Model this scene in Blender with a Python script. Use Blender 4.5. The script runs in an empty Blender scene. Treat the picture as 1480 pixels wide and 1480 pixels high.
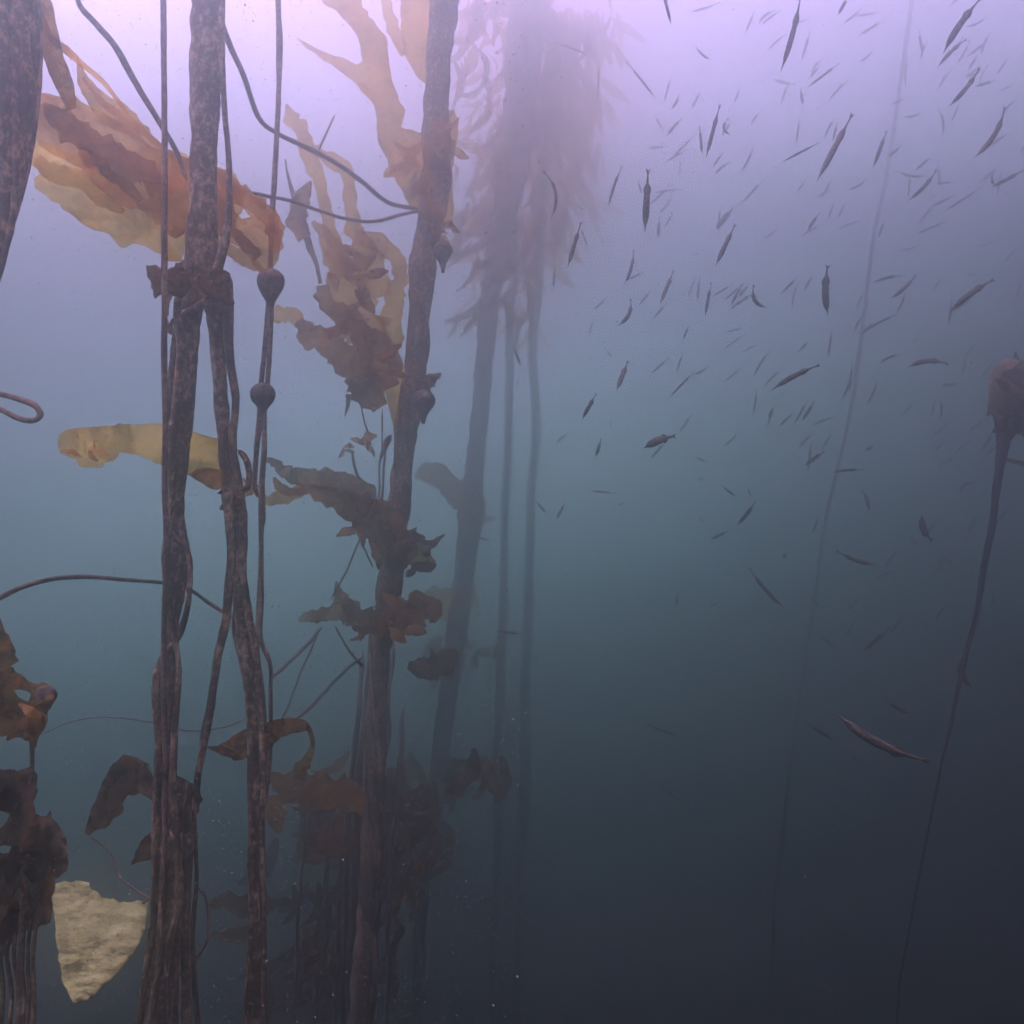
import bpy, math, random
from mathutils import Vector, noise
from mathutils.geometry import delaunay_2d_cdt

F = 1282.0          # focal length in photo pixels (1480 px wide, 60 degrees)
CZ = 4.0            # camera height above the seabed
R = math.radians
sc = bpy.context.scene
C = sc.collection

# ---------------------------------------------------------------- camera, world, sun, exposure
cam = bpy.data.objects.new('camera', bpy.data.cameras.new('camera')); C.objects.link(cam)
sc.camera = cam
cam.location = (0, 0, CZ); cam.rotation_euler = (R(90), 0, 0)
cam.data.angle = R(60); cam.data.clip_start = 0.02; cam.data.clip_end = 200

world = bpy.data.worlds.new('World'); sc.world = world; world.use_nodes = True
nt = world.node_tree; N = nt.nodes; bg = N['Background']
tc = N.new('ShaderNodeTexCoord'); dt = N.new('ShaderNodeVectorMath'); dt.operation = 'DOT_PRODUCT'
dt.inputs[1].default_value = (-0.22, 0.06, 1)
nt.links.new(tc.outputs['Generated'], dt.inputs[0])
mr = N.new('ShaderNodeMapRange'); mr.inputs[1].default_value = -1; mr.inputs[2].default_value = 1
nt.links.new(dt.outputs['Value'], mr.inputs[0])
cr = N.new('ShaderNodeValToRGB'); nt.links.new(mr.outputs[0], cr.inputs[0]); nt.links.new(cr.outputs[0], bg.inputs[0])
RAMP = [(0.0, (.001, .002, .002)), (.41, (.001, .005, .003)), (.46, (.007, .026, .020)), (.53, (.16, .27, .30)),
        (.60, (.47, .50, .76)), (.68, (.66, .42, .86)), (.78, (.66, .31, .72)), (1.0, (.66, .31, .72))]
el = cr.color_ramp.elements
while len(el) < len(RAMP): el.new(.5)
for e, (p, c) in zip(el, RAMP): e.position = p; e.color = (*c, 1)
# background strength falls from left to right
sx = N.new('ShaderNodeSeparateXYZ'); nt.links.new(tc.outputs['Generated'], sx.inputs[0])
mx_ = N.new('ShaderNodeMapRange'); mx_.inputs[1].default_value = -.8; mx_.inputs[2].default_value = .8
mx_.inputs[3].default_value = 19.0; mx_.inputs[4].default_value = 3.2
nt.links.new(sx.outputs[0], mx_.inputs[0]); nt.links.new(mx_.outputs[0], bg.inputs[1])

sun = bpy.data.objects.new('sun', bpy.data.lights.new('sun', 'SUN')); C.objects.link(sun)
sun.data.energy = 1.4; sun.data.angle = R(14); sun.data.color = (1, .86, .66)
sd = Vector((-0.62, 0.75, 1.15)).normalized()                 # towards the sun: ahead, left, high
sun.rotation_euler = sd.to_track_quat('Z', 'Y').to_euler()
sc.view_settings.view_transform = 'Standard'; sc.view_settings.look = 'None'
sc.view_settings.exposure = 0.0; sc.view_settings.gamma = 1
sc.cycles.volume_bounces = 2; sc.cycles.max_bounces = 8; sc.cycles.transparent_max_bounces = 8
sc.cycles.use_denoising = True
sc.cycles.sample_clamp_indirect = 4

# ---------------------------------------------------------------- materials
def material(name):
    m = bpy.data.materials.new(name); m.use_nodes = True; m.node_tree.nodes.clear()
    n = m.node_tree.nodes; out = n.new('ShaderNodeOutputMaterial')
    return m, m.node_tree, n, out

def ramp(t, n, src, stops):
    r = n.new('ShaderNodeValToRGB'); t.links.new(src, r.inputs[0]); e = r.color_ramp.elements
    while len(e) < len(stops): e.new(.5)
    for k, (p, c) in zip(e, stops): k.position = p; k.color = (*c, 1)
    return r

def noise_tex(t, n, scale, detail=4, rough=.6, stretch=None):
    co = n.new('ShaderNodeTexCoord'); src = co.outputs['Object']
    if stretch:
        mp = n.new('ShaderNodeMapping'); mp.inputs['Scale'].default_value = stretch
        t.links.new(src, mp.inputs[0]); src = mp.outputs[0]
    x = n.new('ShaderNodeTexNoise'); x.inputs['Scale'].default_value = scale
    x.inputs['Detail'].default_value = detail; x.inputs['Roughness'].default_value = rough
    t.links.new(src, x.inputs['Vector'])
    return x

def stipe_mat(name, dark, mid, pale, scale=130):
    m, t, n, out = material(name)
    a = noise_tex(t, n, scale, 6, .72, (1, 1, .8)); b = noise_tex(t, n, 22, 3, .5)
    mx = n.new('ShaderNodeMath'); mx.operation = 'MULTIPLY_ADD'; mx.inputs[1].default_value = .72
    t.links.new(a.outputs[0], mx.inputs[0])
    m2 = n.new('ShaderNodeMath'); m2.operation = 'MULTIPLY'; m2.inputs[1].default_value = .28
    t.links.new(b.outputs[0], m2.inputs[0]); t.links.new(m2.outputs[0], mx.inputs[2])
    r = ramp(t, n, mx.outputs[0], [(.40, dark), (.50, mid), (.60, pale)])
    p = n.new('ShaderNodeBsdfPrincipled'); p.inputs['Roughness'].default_value = .6
    p.inputs['Specular IOR Level'].default_value = .25
    t.links.new(r.outputs[0], p.inputs['Base Color'])
    bp = n.new('ShaderNodeBump'); bp.inputs['Strength'].default_value = .5; bp.inputs['Distance'].default_value = .003
    t.links.new(a.outputs[0], bp.inputs['Height']); t.links.new(bp.outputs[0], p.inputs['Normal'])
    t.links.new(p.outputs[0], out.inputs[0]); return m

def blade_mat(name, deep, mid, light, trans=.6, scale=14, fine=90, clear=0, bump=.003):
    m, t, n, out = material(name)
    a = noise_tex(t, n, scale, 5, .6); b = noise_tex(t, n, fine, 7, .75)
    mx = n.new('ShaderNodeMath'); mx.operation = 'MULTIPLY_ADD'; mx.inputs[1].default_value = .55
    t.links.new(a.outputs[0], mx.inputs[0])
    m2 = n.new('ShaderNodeMath'); m2.operation = 'MULTIPLY'; m2.inputs[1].default_value = .45
    t.links.new(b.outputs[0], m2.inputs[0]); t.links.new(m2.outputs[0], mx.inputs[2])
    r = ramp(t, n, mx.outputs[0], [(.40, deep), (.50, mid), (.60, light)])
    d = n.new('ShaderNodeBsdfPrincipled'); d.inputs['Roughness'].default_value = .55
    d.inputs['Specular IOR Level'].default_value = .2
    tr = n.new('ShaderNodeBsdfTranslucent'); ms = n.new('ShaderNodeMixShader'); ms.inputs[0].default_value = trans
    t.links.new(r.outputs[0], d.inputs['Base Color']); t.links.new(r.outputs[0], tr.inputs['Color'])
    bp = n.new('ShaderNodeBump'); bp.inputs['Strength'].default_value = .35; bp.inputs['Distance'].default_value = bump
    t.links.new(b.outputs[0], bp.inputs['Height'])
    t.links.new(bp.outputs[0], d.inputs['Normal']); t.links.new(bp.outputs[0], tr.inputs['Normal'])
    t.links.new(d.outputs[0], ms.inputs[1]); t.links.new(tr.outputs[0], ms.inputs[2])
    if clear:                                # thin wet lamina: part of the light passes straight through, tinted
        tp = n.new('ShaderNodeBsdfTransparent'); m3 = n.new('ShaderNodeMixShader'); m3.inputs[0].default_value = clear
        g = n.new('ShaderNodeGamma'); g.inputs[1].default_value = .33
        t.links.new(r.outputs[0], g.inputs[0]); t.links.new(g.outputs[0], tp.inputs[0])
        t.links.new(ms.outputs[0], m3.inputs[1]); t.links.new(tp.outputs[0], m3.inputs[2]); ms = m3
    t.links.new(ms.outputs[0], out.inputs[0]); return m

M = dict(
    stipe=stipe_mat('kelp_stipe', (.018, .012, .004), (.11, .068, .026), (.56, .40, .22), 140),
    stipe_near=stipe_mat('kelp_stipe_near', (.022, .011, .005), (.15, .075, .035), (.62, .38, .22), 110),
    stipe_red=stipe_mat('kelp_stipe_reddish', (.03, .015, .008), (.14, .075, .04), (.38, .25, .15), 160),
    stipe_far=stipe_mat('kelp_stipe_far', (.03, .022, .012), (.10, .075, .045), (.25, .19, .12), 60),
    stipe_dark=stipe_mat('kelp_stipe_dark', (.008, .007, .007), (.03, .024, .024), (.10, .08, .08), 60),
    thin=stipe_mat('kelp_stipe_thin', (.03, .02, .01), (.14, .09, .05), (.42, .31, .2), 220),
    bulb=stipe_mat('kelp_float', (.02, .013, .007), (.09, .06, .032), (.26, .19, .11), 170),
    gold=blade_mat('kelp_blade_gold', (.30, .16, .02), (.76, .52, .10), (.95, .76, .25), .72, 12, clear=0.72),
    orange=blade_mat('kelp_blade_orange', (.24, .10, .02), (.70, .38, .09), (.92, .64, .22), .68, 10, clear=0.72),
    brown=blade_mat('kelp_blade_brown', (.18, .09, .02), (.44, .25, .06), (.66, .40, .12), .55, 12, clear=0.5),
    dark=blade_mat('kelp_blade_dark', (.06, .036, .016), (.21, .13, .06), (.40, .26, .13), .5, 14, clear=.42),
    olive=blade_mat('kelp_blade_olive', (.12, .085, .03), (.32, .23, .09), (.5, .38, .17), .5, 14, clear=0.55),
    tan=blade_mat('kelp_blade_tan', (.34, .18, .03), (.74, .44, .08), (.92, .62, .16), .65, 11, clear=0.72),
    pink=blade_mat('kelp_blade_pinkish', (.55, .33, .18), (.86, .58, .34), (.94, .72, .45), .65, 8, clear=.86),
    pale=blade_mat('pale_patch_surface', (.16, .14, .03), (.68, .66, .20), (.96, .95, .38), .3, 26, 110, bump=.0012),  # unidentified pale patch; colour lifted towards white so it reads as lit
)

# fish skin
def fish_mat():
    m, t, n, out = material('fish_skin')
    a = noise_tex(t, n, 260, 3, .6)
    r = ramp(t, n, a.outputs[0], [(.38, (.014, .012, .005)), (.52, (.06, .047, .02)), (.68, (.28, .23, .11))])
    p = n.new('ShaderNodeBsdfPrincipled'); p.inputs['Roughness'].default_value = .6
    t.links.new(r.outputs[0], p.inputs['Base Color']); t.links.new(p.outputs[0], out.inputs[0]); return m
M['fish'] = fish_mat()
m, t, n, out = material('fish_eye'); p = n.new('ShaderNodeBsdfPrincipled')
p.inputs['Base Color'].default_value = (.01, .01, .012, 1); p.inputs['Roughness'].default_value = .15
t.links.new(p.outputs[0], out.inputs[0]); M['eye'] = m
m, t, n, out = material('marine_snow'); p = n.new('ShaderNodeBsdfDiffuse'); p.inputs[0].default_value = (.30, .29, .27, 1)
t.links.new(p.outputs[0], out.inputs[0]); M['snow'] = m
m, t, n, out = material('seabed_sand'); a = noise_tex(t, n, 1.4, 7, .65)
r = ramp(t, n, a.outputs[0], [(.35, (.05, .045, .035)), (.5, (.14, .12, .09)), (.65, (.28, .25, .19))])
p = n.new('ShaderNodeBsdfPrincipled'); p.inputs['Roughness'].default_value = .9
t.links.new(r.outputs[0], p.inputs['Base Color']); t.links.new(p.outputs[0], out.inputs[0]); M['sand'] = m

# ---------------------------------------------------------------- helpers
DS = 1.0            # scale on the noted depths
def W(px, py, d):
    d = d * DS
    return Vector(((px - 740) / F * d, d, CZ - (py - 740) / F * d))

def base_of(parent):
    v = Vector((0, 0, 0)); o = parent
    while o is not None: v += o.location; o = o.parent
    return v

def obj(name, verts, faces, mat, parent=None, smooth=True, thick=0):
    b = base_of(parent)
    me = bpy.data.meshes.new(name)
    me.from_pydata([tuple(v - b) for v in verts], [], faces); me.update()
    if smooth: me.polygons.foreach_set('use_smooth', [True] * len(me.polygons))
    me.materials.append(mat)
    o = bpy.data.objects.new(name, me); C.objects.link(o)
    if parent: o.parent = parent
    if thick:
        s = o.modifiers.new('thickness', 'SOLIDIFY'); s.thickness = thick; s.offset = 0
    return o

def tag(o, label=None, cat=None, group=None, kind=None):
    for k, v in (('label', label), ('category', cat), ('group', group), ('kind', kind)):
        if v: o[k] = v
    return o

def thing(name, loc, label, cat, group=None):
    e = bpy.data.objects.new(name, None); C.objects.link(e); e.location = loc; e.empty_display_size = .05
    return tag(e, label, cat, group)

def catmull(P, sub):
    out = []
    n = len(P)
    for i in range(n - 1):
        p0, p1, p2, p3 = P[max(i - 1, 0)], P[i], P[i + 1], P[min(i + 2, n - 1)]
        for k in range(sub):
            u = k / sub
            out.append([.5 * ((2 * b) + (-a + c) * u + (2 * a - 5 * b + 4 * c - d) * u * u + (-a + 3 * b - 3 * c + d) * u ** 3)
                        for a, b, c, d in zip(p0, p1, p2, p3)])
    out.append(list(P[-1])); return out

def sweep(pts, rad, sides=10, rough=0.0, seed=0, flat=1.0):
    """pts world points, rad world radii -> verts, faces of a closed tube"""
    V, Fc = [], []
    up = Vector((0.3, 1, 0.1)).normalized()
    n = len(pts)
    for i in range(n):
        t = (pts[min(i + 1, n - 1)] - pts[max(i - 1, 0)])
        t = t.normalized() if t.length > 1e-9 else Vector((0, 0, 1))
        u = (up - t * up.dot(t))
        u = u.normalized() if u.length > 1e-4 else t.orthogonal().normalized()
        up = u; w = t.cross(u)
        for k in range(sides):
            a = 2 * math.pi * k / sides
            q = u * math.cos(a) * flat + w * math.sin(a)
            r = rad[i]
            if rough:
                s = pts[i] * 26 + q * 1.4 + Vector((seed, seed * 2, 0))
                r *= 1 + rough * noise.noise(s) + rough * .6 * noise.noise(s * 3.1)
            V.append(pts[i] + q * r)
    for i in range(n - 1):
        for k in range(sides):
            a, b = i * sides + k, i * sides + (k + 1) % sides
            Fc.append((a, b, b + sides, a + sides))
    V.append(pts[0]); V.append(pts[-1]); a0, a1 = len(V) - 2, len(V) - 1
    for k in range(sides):
        Fc.append((a0, (k + 1) % sides, k)); Fc.append((a1, (n - 1) * sides + k, (n - 1) * sides + (k + 1) % sides))
    return V, Fc

def stipe(P, mat, parent=None, name='stipe', sides=10, rough=.18, ground=None, seed=0, sub=10, wob=0.0):
    """P: (px, py, depth, radius in px) along the stipe; ground=(x, y) carries it on down to the seabed"""
    S = catmull(P, sub)
    pts, rad = [], []
    for i, (x, y, d, r) in enumerate(S):
        v = W(x, y, d)
        if wob:
            v += Vector((noise.noise(Vector((seed, i * .21, 0))), noise.noise(Vector((seed + 9, i * .21, 3))), 0)) * wob * d * DS / F
        k = min(1, .15 + .3 * i) * (1 if ground is not None else min(1, .15 + .3 * (len(S) - 1 - i)))
        pts.append(v); rad.append(max(r * k, .3) * d * DS / F)
    if ground is not None:
        a = pts[-1].copy(); dirn = (pts[-1] - pts[-4]); g = Vector((ground[0], ground[1], -.02)); L = (a - g).length; r0 = rad[-1]
        for k in range(1, 25):
            u = k / 24
            q = a.lerp(g, u) + dirn.normalized() * L * .18 * u * (1 - u) ** 2 * 2
            pts.append(q); rad.append(r0 * (1 - .25 * u))
    V, Fc = sweep(pts, rad, sides, rough, seed)
    return obj(name, V, Fc, mat, parent)

def strands(P, n, mat, parent, rr, spread=1.0, twist=1.0, seed=0, ground=None, name='stipe'):
    """several strands winding loosely round the path P"""
    rnd = random.Random(seed)
    for k in range(n):
        ph = 2 * math.pi * k / n + rnd.random(); f = twist * rnd.uniform(.6, 1.3); am = rnd.uniform(.75, 1.15) * spread
        Q = []
        S = catmull(P, 3)
        for i, (x, y, d, r) in enumerate(S):
            a = ph + f * i * .55
            Q.append((x + math.cos(a) * r * am, y, d + math.sin(a) * r * am * d / F, rr * rnd.uniform(.75, 1.25)))
        g = None if ground is None else (ground[0] + rnd.uniform(-.05, .05), ground[1] + rnd.uniform(-.05, .05))
        stipe(Q, mat, parent, name, 8, .2, g, seed + k, 5)

def inside(p, poly):
    x, y = p; c = False; j = len(poly) - 1
    for i in range(len(poly)):
        xi, yi = poly[i]; xj, yj = poly[j]
        if (yi > y) != (yj > y) and x < (xj - xi) * (y - yi) / (yj - yi) + xi: c = not c
        j = i
    return c

def dense(poly, step, rag, seed, smooth=True):
    n = len(poly); out = []
    for i in range(n):
        p0, p1, p2, p3 = poly[i - 1], poly[i], poly[(i + 1) % n], poly[(i + 2) % n]
        L = math.hypot(p2[0] - p1[0], p2[1] - p1[1]); m_ = max(1, int(L / step))
        for k in range(m_):
            u = k / m_
            f = lambda a, b, c, d: .5 * ((2 * b) + (-a + c) * u + (2 * a - 5 * b + 4 * c - d) * u * u + (-a + 3 * b - 3 * c + d) * u ** 3)
            lx, ly = p1[0] + (p2[0] - p1[0]) * u, p1[1] + (p2[1] - p1[1]) * u
            cx, cy = f(p0[0], p1[0], p2[0], p3[0]), f(p0[1], p1[1], p2[1], p3[1])
            x, y = lx * .5 + cx * .5, ly * .5 + cy * .5
            a = noise.noise(Vector((x * .09, y * .09, seed))) + .6 * noise.noise(Vector((x * .25, y * .25, seed + 5)))
            b = noise.noise(Vector((x * .09, y * .09, seed + 20))) + .6 * noise.noise(Vector((x * .25, y * .25, seed + 25)))
            out.append((x + a * rag, y + b * rag))
    return out

def blade(outline, d, mat, parent=None, holes=(), slope=(0, 0), wave=.02, rag=3, step=8, seed=1, name='blade', thick=.0012, freq=.018):
    """a frond lamina of irregular outline, crumpled in depth; slope = change of depth per px"""
    out = dense(outline, step, rag, seed); hs = [dense(h, step, rag * .5, seed + 3) for h in holes]
    pts = [Vector(p) for p in out]; edges = [(i, (i + 1) % len(out)) for i in range(len(out))]
    for h in hs:
        o = len(pts); pts += [Vector(p) for p in h]; edges += [(o + i, o + (i + 1) % len(h)) for i in range(len(h))]
    xs = [p[0] for p in out]; ys = [p[1] for p in out]
    rnd = random.Random(seed); nb = len(pts)
    y = min(ys)
    while y < max(ys):
        x = min(xs)
        while x < max(xs):
            q = (x + rnd.uniform(-.3, .3) * step, y + rnd.uniform(-.3, .3) * step)
            if inside(q, out) and not any(inside(q, h) for h in hs): pts.append(Vector(q))
            x += step
        y += step
    res = delaunay_2d_cdt(pts, edges, [], 0, 0.6)
    vs, fs = res[0], res[2]
    faces = []
    for f in fs:
        c = ((vs[f[0]][0] + vs[f[1]][0] + vs[f[2]][0]) / 3, (vs[f[0]][1] + vs[f[1]][1] + vs[f[2]][1]) / 3)
        if inside(c, out) and not any(inside(c, h) for h in hs): faces.append(f)
    cx, cy = sum(xs) / len(xs), sum(ys) / len(ys)
    V = []
    for v in vs:
        x, y = v
        dd = d + slope[0] * (x - cx) + slope[1] * (y - cy)
        s = Vector((x * freq, y * freq, seed * 1.7))
        dd += wave * noise.noise(s) * 1.3 + wave * .55 * noise.noise(s * 2.7) + wave * .22 * noise.noise(s * 6.5)
        V.append(W(x, y, dd))
    return obj(name, V, faces, mat, parent, True, thick)

def ribbon(P, mat, parent=None, seed=0, ruffle=.35, rag=.3, twist=0., name='blade', cols=8, sub=8, thick=.001):
    """P: (px, py, depth, width px): a strap blade along a centre line, ruffled at its margins"""
    S = catmull(P, sub); V, Fc = [], []
    for i, (x, y, d, w) in enumerate(S):
        a, b = S[max(i - 1, 0)], S[min(i + 1, len(S) - 1)]
        tx, ty = b[0] - a[0], b[1] - a[1]; L = math.hypot(tx, ty) or 1; nx, ny = -ty / L, tx / L
        w = max(w, .8)
        tw = twist * math.sin(i * .13 + seed)
        for j in range(cols + 1):
            u = 2 * j / cols - 1
            side = 1 if u > 0 else 2
            e = 1 + rag * (noise.noise(Vector((i * .33, side * 7, seed))) + .35 * noise.noise(Vector((i * .8, side * 7, seed + 3)))) * abs(u) ** 2 * 1.4
            off = u * w / 2 * e * math.cos(tw)
            dz = (ruffle * abs(u) ** 1.5 * noise.noise(Vector((i * .35, u * 1.2, seed + 11))) * w + u * math.sin(tw) * w / 2
                  + .25 * w * noise.noise(Vector((i * .12, u * .5, seed + 30)))) * d * DS / F
            V.append(W(x + nx * off, y + ny * off, d + dz))
    c = cols + 1
    for i in range(len(S) - 1):
        for j in range(cols): Fc.append((i * c + j, i * c + j + 1, (i + 1) * c + j + 1, (i + 1) * c + j))
    return obj(name, V, Fc, mat, parent, True, thick)

def bulb(px, py, d, r, mat, parent, name='float_bulb', stretch=1.25, neck=1):
    """gas float: a rounded pear with a short neck below"""
    prof = [(-1.0, .05), (-.96, .3), (-.82, .6), (-.55, .87), (-.2, 1), (.15, .98), (.5, .84), (.8, .58), (1.1, .36), (1.5, .22), (1.9, .16)]
    pts = [W(px, py + s * r * (1 if s < .6 else neck * stretch), d) for s, _ in prof]; rad = [q * r * d * DS / F for _, q in prof]
    V, Fc = sweep(pts, rad, 16, .07, px)
    return obj(name, V, Fc, mat, parent)

def clump(cx, cy, d, r, mat, parent, n, seed, size=(20, 45), aspect=1.2, name='blade', dspread=.12, hang=0):
    """a tuft of short crumpled blades round a stipe node"""
    rnd = random.Random(seed)
    for k in range(n):
        a = rnd.uniform(0, 2 * math.pi); q = r * math.sqrt(rnd.random())
        x, y = cx + math.cos(a) * q, cy + math.sin(a) * q * aspect
        L = rnd.uniform(*size); b = rnd.uniform(0, 2 * math.pi) if not hang else rnd.gauss(math.pi / 2 * (1 if hang > 0 else -1), .5)
        w = L * rnd.uniform(.3, .6); dd = d + rnd.uniform(-dspread, dspread); c2 = b + rnd.uniform(-.6, .6)
        x1, y1 = x + math.cos(b) * L * .5, y + math.sin(b) * L * .5
        x2, y2 = x1 + math.cos(c2) * L * .5, y1 + math.sin(c2) * L * .5
        ribbon([(x, y, dd, w * .3), (x1, y1, dd + rnd.uniform(-.03, .03), w), (x2, y2, dd, w * .25)], mat, parent, seed + k, .6, .5, .8, name, 6, 5)

# ---------------------------------------------------------------- seabed and haze
V, Fc = [], []
n = 90
for j in range(n + 1):
    for i in range(n + 1):
        x, y = -7.5 + 15 * i / n, -5 + 14 * j / n
        V.append(Vector((x, y, .28 * noise.noise(Vector((x * .5, y * .5, 0))) + .09 * noise.noise(Vector((x * 2, y * 2, 4))))))
for j in range(n):
    for i in range(n):
        a = j * (n + 1) + i; Fc.append((a, a + 1, a + n + 2, a + n + 1))
tag(obj('seabed', V, Fc, M['sand']), kind='structure')

bx = [(-7.8, -5.4, -1.3), (7.8, 9.4, CZ + 3.2)]
V = [Vector((bx[i & 1][0], bx[(i >> 1) & 1][1], bx[(i >> 2) & 1][2])) for i in range(8)]
Fc = [(0, 2, 3, 1), (4, 5, 7, 6), (0, 1, 5, 4), (2, 6, 7, 3), (0, 4, 6, 2), (1, 3, 7, 5)]
m, t, nn, out = material('haze'); pv = nn.new('ShaderNodeVolumePrincipled')
pv.inputs['Color'].default_value = (.575, .735, .675, 1); pv.inputs['Density'].default_value = .64
pv.inputs['Anisotropy'].default_value = .92
t.links.new(pv.outputs[0], out.inputs['Volume'])
tag(obj('haze', V, Fc, m, None, False), kind='stuff')

def G(P):                                  # spot on the seabed below the lowest traced point of a stipe
    x, y, d, r = P[-1]; a = P[-2]; v = W(x, y, d)
    return (v.x + (x - a[0]) / F * d * DS * .5, d * DS + .05)

# ---- 1. near kelp at the left edge, cut by the frame
P = [(34, -120, .80, 24), (32, 0, .80, 23), (30, 90, .80, 21), (24, 180, .80, 22), (12, 260, .80, 19), (0, 330, .80, 15), (-18, 400, .80, 13), (-60, 560, .8, 12), (-80, 900, .8, 12)]
t1 = thing('kelp_plant', (*G(P), 0), 'dark thick mottled kelp stem cut off by the left edge, top left corner', 'kelp', 'giant kelp')
stipe(P, M['stipe_near'], t1, sides=16, rough=.2, ground=G(P), seed=1)
for k, Q in enumerate([[(-8, -80, .78, 12), (-2, 40, .78, 12), (0, 140, .78, 13), (2, 220, .79, 12), (-8, 300, .8, 10), (-30, 420, .8, 9)],
                       [(48, -60, .82, 9), (52, 60, .82, 9), (47, 160, .82, 9), (36, 240, .82, 7), (22, 300, .82, 6), (4, 350, .82, 5), (-20, 420, .82, 5)]]):
    stipe(Q, M['stipe_near'], t1, sides=10, seed=4 + k, ground=(G(P)[0], G(P)[1] + .03 * k))
strands(P, 6, M['stipe_near'], t1, 5, 1.0, .5, 3, G(P))
tag(ribbon([(-30, -20, .84, 60), (-4, 60, .84, 46), (0, 130, .84, 22), (-12, 190, .84, 20)], M['orange'], t1, 3), 'glowing orange blade tip at the frame edge')
ribbon([(62, -10, .86, 22), (68, 40, .88, 28), (78, 85, .9, 30), (92, 120, .92, 30), (104, 158, .94, 12)], M['brown'], t1, 5, .3, .1, .5)
ribbon([(60, 20, .87, 8), (72, 52, .88, 9), (95, 72, .9, 12), (118, 92, .92, 8), (150, 120, .95, 7), (185, 165, .98, 4)], M['orange'], t1, 6, .2, .2, .4)

# ---- 2. main stem with the big golden blade
P = [(297, -160, 1.06, 24), (297, 0, 1.06, 24), (297, 100, 1.06, 26), (295, 220, 1.06, 22), (293, 320, 1.06, 25), (290, 400, 1.06, 27), (277, 450, 1.06, 19), (270, 520, 1.06, 18),
     (264, 600, 1.06, 18), (257, 680, 1.06, 15), (253, 740, 1.06, 15), (256, 790, 1.06, 19), (252, 850, 1.06, 19), (247, 900, 1.06, 14), (246, 950, 1.06, 13), (240, 1000, 1.06, 18),
     (239, 1080, 1.06, 17), (238, 1160, 1.06, 18), (240, 1240, 1.06, 19), (237, 1320, 1.06, 21), (232, 1420, 1.06, 24), (228, 1520, 1.06, 26), (225, 1700, 1.06, 28)]
P = [(a, b, c, r * .84) for a, b, c, r in P]
t2 = thing('kelp_plant', (*G(P), 0), 'thickest foreground kelp stem carrying a big ragged golden blade and a pale strap blade below', 'kelp', 'giant kelp')
stipe(P, M['stipe'], t2, sides=18, rough=.20, ground=G(P), seed=12)
side = [[(322, -40, 1.05, 4), (320, 60, 1.05, 5), (324, 150, 1.05, 4), (330, 230, 1.05, 4), (331, 300, 1.05, 5), (322, 360, 1.05, 7), (300, 430, 1.05, 6), (262, 460, 1.04, 5), (250, 520, 1.04, 5),
         (246, 600, 1.04, 6), (240, 680, 1.04, 4), (243, 760, 1.04, 4), (272, 800, 1.04, 4), (273, 860, 1.04, 4), (262, 910, 1.05, 5), (232, 960, 1.03, 6), (225, 1000, 1.03, 6), (229, 1080, 1.03, 6), (226, 1180, 1.04, 7), (224, 1300, 1.04, 6), (208, 1420, 1.04, 5), (196, 1520, 1.04, 6)],
        [(280, 380, 1.0, 5), (256, 440, 1.02, 5), (262, 500, 1.02, 7), (256, 580, 1.02, 7), (247, 650, 1.02, 6), (248, 720, 1.03, 5), (240, 800, 1.03, 6), (244, 880, 1.03, 5), (258, 960, 1.03, 4), (252, 1060, 1.03, 5), (250, 1160, 1.03, 6), (258, 1250, 1.03, 5), (256, 1340, 1.03, 5), (252, 1480, 1.03, 5)],
        [(272, 1130, 1.08, 5), (270, 1220, 1.08, 7), (266, 1300, 1.08, 7), (268, 1400, 1.08, 7), (270, 1520, 1.08, 8)],
        [(246, 1200, 1.02, 4), (262, 1280, 1.02, 4), (244, 1360, 1.02, 4), (222, 1440, 1.02, 4), (206, 1540, 1.02, 4)],
        [(236, 1230, 1.0, 3), (232, 1330, 1.0, 3), (242, 1420, 1.0, 3), (246, 1540, 1.0, 4)],
        [(278, 1170, 1.1, 4), (284, 1260, 1.1, 3), (278, 1360, 1.1, 4), (284, 1460, 1.1, 4), (290, 1560, 1.1, 4)]]
for k, Q in enumerate(side):
    stipe(Q, M['stipe'], t2, sides=8, seed=30 + k, ground=(G(P)[0] + .02 * math.cos(k), G(P)[1] + .02 * math.sin(k)), rough=.25)
# big golden blade, several folded layers
tag(blade([(44, 150), (60, 135), (84, 140), (108, 142), (150, 165), (190, 185), (215, 212), (250, 220), (290, 235), (330, 246), (345, 262), (352, 300), (330, 335), (300, 345), (275, 330), (255, 345),
       (238, 330), (215, 305), (180, 300), (140, 270), (110, 240), (75, 222), (52, 205)], 1.14, M['orange'], t2, slope=(.0004, .0003), wave=.03, rag=4, seed=2), 'broad orange-brown lamina of the folded blade')
blade([(42, 205), (62, 203), (84, 212), (104, 225), (120, 218), (150, 250), (175, 262), (200, 285), (232, 318), (236, 368), (205, 355), (190, 352), (182, 360), (168, 350), (158, 338), (136, 332), (112, 318), (100, 306), (76, 290), (52, 272), (50, 258), (60, 250), (44, 236)],
      1.18, M['gold'], t2, slope=(.0003, .0004), wave=.03, rag=4, seed=4)
blade([(112, 82), (122, 104), (140, 126), (158, 140), (182, 150), (196, 166), (214, 186), (238, 214), (262, 226), (244, 222), (214, 214), (196, 200), (168, 188), (140, 168), (124, 142), (112, 120)], 1.20, M['tan'], t2, wave=.03, rag=3, seed=7)
blade([(200, 212), (232, 214), (275, 226), (280, 280), (270, 330), (262, 378), (238, 372), (236, 330), (222, 290), (206, 262)], 1.21, M['gold'], t2, wave=.03, rag=3, seed=9)
blade([(112, 205), (140, 195), (172, 210), (205, 225), (236, 240), (262, 262), (240, 285), (205, 262), (176, 270), (150, 250), (122, 240)], 1.10, M['orange'], t2, wave=.03, rag=5, seed=10)
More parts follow.
